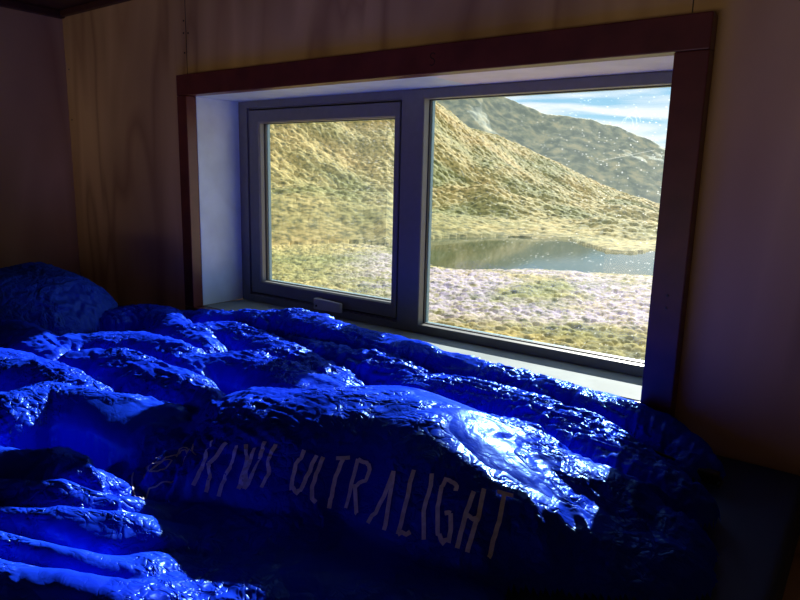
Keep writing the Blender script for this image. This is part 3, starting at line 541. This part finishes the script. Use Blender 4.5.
# the bunched end at the far left
FOOT = [-0.155, -0.405, -0.035, 0.21, 0.17, 0.172, 1.1]
def build_dome():
    (cx, cy, cz, rx, ry, h, ang) = FOOT
    h0 = .0034; n = 129
    U, Vv = np.meshgrid(np.linspace(-1, 1, n), np.linspace(-1, 1, n)); r1 = np.random.default_rng(5)
    rho = np.sqrt(U*U+Vv*Vv)*(1+.04*smooth_noise(U.shape, (4, 4), r1))
    Z = h*np.sqrt(np.clip(1-np.clip(rho, 0, 1)**2.3, 0, 1))
    Z += .006*smooth_noise(U.shape, (5, 5), r1)*(rho < .93)
    X = cx+rx*U*math.cos(ang)-ry*Vv*math.sin(ang); Y = cy+rx*U*math.sin(ang)+ry*Vv*math.cos(ang)
    P = np.stack([X, Y, cz+Z], 2)
    th = np.arctan2(Vv, U)
    e = .08*(1+.6*smooth_noise(U.shape, (8, 8), r1))
    V = P.copy(); V[..., 2] += .0016*smooth_noise(U.shape, (50, 50), r1)
    V = relax(P, V, e, 160, .012, .13)
    return V, rho < 1.0
VD, MD = build_dome()
o = grid_mesh('bunched_foot_end', VD, MD, M['nylon_dull'], bag); o['label'] = 'duller blue rounded end'
# black cord lock at the right edge
cl = Vector([1.3325, -0.1401, -0.041])
bm = bmesh.new(); add_box(bm, cl.x-.014, cl.x+.014, cl.y-.008, cl.y+.008, cl.z-.008, cl.z+.009, .003)
lk = link_bm('cord_lock', bm, M['black'], bag, True)
bm = bmesh.new(); tube(bm, [cl+Vector(p) for p in ((-.075, -.01, .02), (-.05, .0, .012), (-.03, .004, .004), (-.01, 0, 0), (.012, 0, 0), (.02, -.008, 0), (.018, -.022, -.001))], .0022)
link_bm('draw_cord', bm, M['black'], bag, True)

# ------------------------------------------------------------------ the land outside
CX, CY, CZ = CAM.x, CAM.y, CAM.z
def pw(a, pts): xs, ys = zip(*pts); return np.interp(a, xs, ys)
def sm_noise2(x, y, seed):
    """value noise on a lattice, any coordinates"""
    xi = np.floor(x).astype(np.int64); yi = np.floor(y).astype(np.int64); fx, fy = x-xi, y-yi
    fx = fx*fx*(3-2*fx); fy = fy*fy*(3-2*fy)
    def h(a, b_):
        n = (a*374761393+b_*668265263+seed*1442695041) & 0xffffffff; n = ((n ^ (n >> 13))*1274126177) & 0xffffffff; n = n ^ (n >> 16)
        return (n & 0xffff)/65535.
    return (h(xi, yi)*(1-fx)+h(xi+1, yi)*fx)*(1-fy)+(h(xi, yi+1)*(1-fx)+h(xi+1, yi+1)*fx)*fy
def tussock(x, y, cell, seed):
    """rounded clumps scattered on a jittered lattice: 0..1 height"""
    xi = np.floor(x/cell).astype(np.int64); yi = np.floor(y/cell).astype(np.int64); best = np.zeros_like(x)
    for a in (-1, 0, 1):
        for c in (-1, 0, 1):
            ii, jj = xi+a, yi+c
            def h(s):
                n = (ii*374761393+jj*668265263+(seed+s)*1442695041) & 0xffffffff; n = ((n ^ (n >> 13))*1274126177) & 0xffffffff; n = n ^ (n >> 16); return (n & 0xffff)/65535.
            px, py, sz = (ii+h(1))*cell, (jj+h(2))*cell, .35+.65*h(3)
            d = np.hypot(x-px, y-py)/(cell*.78*sz); best = np.maximum(best, sz*np.clip(1-d*d, 0, 1)**.6)
    return best
LAKE = -6.63
NEAR = [(-40, 30), (10, 50), (15, 52), (25, 52.5), (31, 51), (33, 51.5), (34.5, 53), (36, 58), (38, 64), (40, 66), (80, 60)]
FAR = [(-40, 90), (12, 76), (15.5, 72), (17, 68), (19, 67.5), (20.5, 73), (22, 80), (27, 80), (31, 77), (34, 74), (36, 68), (38, 64), (40, 66), (80, 60)]
CREST = [(-60, -6.4), (0, -5.5), (10, -3.6), (15.5, -1.9), (19.9, -.35), (23.3, 1.25), (28.4, 3.45), (30.9, 4.0), (34.4, 6.4), (38, 8.2), (44, 10), (52, 11), (90, 10)]
CREST2 = [(-60, 1), (0, 1.5), (10, 1.6), (15.3, 2.75), (18.3, 4.1), (21.1, 4.9), (23, 5.15), (24.8, 5.3), (28.1, 6.7), (31, 8.2), (36, 10), (50, 12), (90, 12)]
def land(az, r):
    x = -np.sin(np.radians(az))*r; y = np.cos(np.radians(az))*r
    rn = pw(az, NEAR); rf = pw(az, FAR); wob = 1.6*(sm_noise2(x/6, y/6, 3)-.5); rn = rn+wob; rf = np.maximum(rf+wob*1.4, rn+.2)
    near = -6.4+.5*(sm_noise2(x/9, y/9, 5)-.5)
    slope = -1.75-(r-2.5)*.235; near = np.maximum(near, slope)
    near = near-.30*np.clip((r-(rn-4))/4, 0, 1)
    inl = (r > rn) & (r < rf)
    rc = 215+25*np.sin(np.radians(az*6)); zc = CZ+rc*np.tan(np.radians(pw(az, CREST)))
    u = np.clip((r-rf)/(rc-rf), 0, 1)
    und = 9.5*(sm_noise2(x/34+y/80, y/40, 9)-.5)+4.0*(sm_noise2(x/13, y/17-x/40, 10)-.5)+1.2*(sm_noise2(x/5.5, y/7, 13)-.5)
    prof = u**1.12
    hill = LAKE+.10+(zc-LAKE)*prof+und*np.clip(u*4, 0, 1)*np.clip((1-u)*5, .12, 1)
    # beyond the crest: down, then the far range
    r2, rv = 520., 370.; z2 = CZ+r2*np.tan(np.radians(pw(az, CREST2)))
    zv = np.minimum(zc, z2)-26
    t1 = np.clip((r-rc)/(rv-rc), 0, 1); t2 = np.clip((r-rv)/(r2-rv), 0, 1); t3 = np.clip((r-r2)/150, 0, 1)
    back = zc+(zv-zc)*(t1*t1*(3-2*t1)); rib = 7*(sm_noise2(az/2.2, r/400, 21)-.5)+5*(sm_noise2(x/30, y/30, 22)-.5)
    far = zv+(z2-zv)*(t2**1.1)+rib*np.clip(t2*4, 0, 1)*np.clip((1-t2)*6, 0, 1)-60*t3
    z = np.where(r < rn, near, np.where(inl, LAKE-.12, np.where(r < rc, hill, np.where(r < rv, back, far))))
    amp = np.where(r < 100, .34, .6)
    near_t = tussock(x, y, .55, 1)*.12+tussock(x, y, .27, 2)*.07+tussock(x, y, 1.3, 7)*.10
    hill_t = tussock(x, y, 1.5, 4)*.34+tussock(x, y, .8, 6)*.18+tussock(x, y, 4.2, 8)*.35
    far_t = tussock(x, y, 6, 12)*.8+tussock(x, y, 14, 13)*1.2
    shore = np.clip(np.minimum(np.abs(r-rn), np.abs(r-rf))/3, 0, 1)
    z = z+np.where(inl, 0, np.where(r < rn, near_t*(.35+.65*shore), np.where(r < rc+25, hill_t*(.25+.75*np.clip((r-rf)/25, 0, 1)), far_t)))
    return x, y, z
az = np.concatenate([np.linspace(-35, 12, 160, endpoint=False), np.linspace(12, 52, 1000, endpoint=False), np.linspace(52, 82, 140)])
rr_ = [2.2]
while rr_[-1] < 24: rr_.append(rr_[-1]*1.03)
while rr_[-1] < 700:
    r = rr_[-1]; rr_.append(r+(max(r*r/7/1100, .09) if r < 80 else (.34 if r < 270 else (2.2 if r < 540 else 12))))
rr_ = np.array(rr_)
A_, R_ = np.meshgrid(az, rr_)
tx, ty, tz = land(A_, R_)
TV = np.stack([tx+CX, ty+CY, tz], 2)[:, ::-1]
m, nt, b = mat('tussock grass, frosted on the flat'); M['land'] = m
geo = N(nt, 'ShaderNodeNewGeometry'); sep = N(nt, 'ShaderNodeSeparateXYZ'); L(nt, geo.outputs['Position'], sep.inputs[0])
def noise(sc, det=4, vec=None, dist=0):
    n = N(nt, 'ShaderNodeTexNoise'); n.inputs['Scale'].default_value = sc; n.inputs['Detail'].default_value = det; n.inputs['Distortion'].default_value = dist
    L(nt, vec or geo.outputs['Position'], n.inputs['Vector']); return n.outputs[0]
g1 = ramp(nt, noise(1.3, 6), [(.30, (.09, .10, .04)), (.42, (.22, .21, .085)), (.54, (.41, .35, .14)), (.70, (.56, .49, .24))])
g2 = ramp(nt, noise(.055, 5, dist=.5), [(.36, (.52, .66, .50)), (.52, (.95, .95, .80)), (.66, (1.15, 1.02, .85))])
gm = N(nt, 'ShaderNodeMix', data_type='RGBA', blend_type='MULTIPLY'); gm.inputs[0].default_value = 1; L(nt, g1.outputs[0], gm.inputs[6]); L(nt, g2.outputs[0], gm.inputs[7])
# frost lies on the low flat ground near the lake
fz = ramp(nt, noise(.16, 4, dist=.4), [(.40, (0, 0, 0)), (.52, (1, 1, 1))])
ff = ramp(nt, noise(2.6, 7), [(.36, (.05, .05, .05)), (.60, (.95, .95, .95))])
zl = N(nt, 'ShaderNodeMapRange'); zl.inputs[1].default_value = -5.6; zl.inputs[2].default_value = -6.1; L(nt, sep.outputs[2], zl.inputs[0])
vd = N(nt, 'ShaderNodeVectorMath', operation='DISTANCE'); L(nt, geo.outputs['Position'], vd.inputs[0]); vd.inputs[1].default_value = (CX, CY, LAKE)
dn = N(nt, 'ShaderNodeMapRange'); dn.inputs[1].default_value = 28; dn.inputs[2].default_value = 33; L(nt, vd.outputs['Value'], dn.inputs[0])
df = N(nt, 'ShaderNodeMapRange'); df.inputs[1].default_value = 66; df.inputs[2].default_value = 58; L(nt, vd.outputs['Value'], df.inputs[0])
dp = N(nt, 'ShaderNodeVectorMath', operation='DOT_PRODUCT'); L(nt, geo.outputs['Position'], dp.inputs[0]); dp.inputs[1].default_value = (math.cos(math.radians(41)), math.sin(math.radians(41)), 0)
off = CX*math.cos(math.radians(41))+CY*math.sin(math.radians(41))
az_m = N(nt, 'ShaderNodeMapRange'); az_m.inputs[1].default_value = off-2; az_m.inputs[2].default_value = off+4; L(nt, dp.outputs['Value'], az_m.inputs[0])
def mulf(a, c):
    n = N(nt, 'ShaderNodeMath', operation='MULTIPLY'); L(nt, a, n.inputs[0]); L(nt, c, n.inputs[1]); return n.outputs[0]
fac = mulf(mulf(mulf(fz.outputs[0], ff.outputs[0]), zl.outputs[0]), mulf(mulf(dn.outputs[0], df.outputs[0]), az_m.outputs[0]))
fm_ = N(nt, 'ShaderNodeMix', data_type='RGBA'); L(nt, fac, fm_.inputs[0]); L(nt, gm.outputs[2], fm_.inputs[6]); fm_.inputs[7].default_value = (.45, .40, .50, 1)
# the far range is paler and greyer: distance haze mixed into its colour
fd = N(nt, 'ShaderNodeMapRange'); fd.inputs[1].default_value = 300; fd.inputs[2].default_value = 380; L(nt, vd.outputs['Value'], fd.inputs[0])
fg = ramp(nt, noise(.14, 8), [(.38, (.19, .25, .22)), (.52, (.31, .37, .29)), (.66, (.48, .49, .34))])
f2 = N(nt, 'ShaderNodeMix', data_type='RGBA'); L(nt, fd.outputs[0], f2.inputs[0]); L(nt, fm_.outputs[2], f2.inputs[6]); L(nt, fg.outputs[0], f2.inputs[7])
go = N(nt, 'ShaderNodeMapRange'); go.inputs[1].default_value = 33; go.inputs[2].default_value = 28; L(nt, vd.outputs['Value'], go.inputs[0])
f3_ = N(nt, 'ShaderNodeMix', data_type='RGBA', blend_type='MULTIPLY'); L(nt, go.outputs[0], f3_.inputs[0]); L(nt, f2.outputs[2], f3_.inputs[6]); f3_.inputs[7].default_value = (1.0, .85, .45, 1); f2 = f3_
L(nt, f2.outputs[2], b.inputs['Base Color']); b.inputs['Roughness'].default_value = .9; b.inputs['Specular IOR Level'].default_value = .1
tl = N(nt, 'ShaderNodeBsdfTranslucent'); L(nt, f2.outputs[2], tl.inputs[0])
msx = N(nt, 'ShaderNodeMixShader'); msx.inputs[0].default_value = .25; L(nt, b.outputs[0], msx.inputs[1]); L(nt, tl.outputs[0], msx.inputs[2]); L(nt, msx.outputs[0], nt.nodes['Material Output'].inputs[0])
hs = grid_mesh('tussock_hillside', TV, np.ones(TV.shape[:2], bool), M['land'], None)
tag(hs, kind='structure')
m, nt, b = mat('still lake water'); M['water'] = m
b.inputs['Base Color'].default_value = (.05, .07, .03, 1); b.inputs['Roughness'].default_value = .06; b.inputs['IOR'].default_value = 1.16
nn = N(nt, 'ShaderNodeTexNoise'); nn.inputs['Scale'].default_value = 3; nn.inputs['Detail'].default_value = 3; L(nt, objcoord(nt), nn.inputs['Vector']); bump(nt, b, nn.outputs[0], .04, .03)
bm = bmesh.new(); vs = []
for a_ in np.linspace(-20, 41, 90):
    rn, rf = float(pw(a_, NEAR))-1.8, float(pw(a_, FAR))+3
    s_, c_ = math.sin(math.radians(a_)), math.cos(math.radians(a_)); vs.append((bm.verts.new((CX-s_*rn, CY+c_*rn, LAKE)), bm.verts.new((CX-s_*rf, CY+c_*rf, LAKE))))
for p, q in zip(vs, vs[1:]): bm.faces.new((p[0], p[1], q[1], q[0]))
lake = link_bm('lake', bm, M['water']); tag(lake, 'small dark lake at the foot of the golden hillside, seen through the window', 'lake')
for p_ in lake.data.polygons: pass
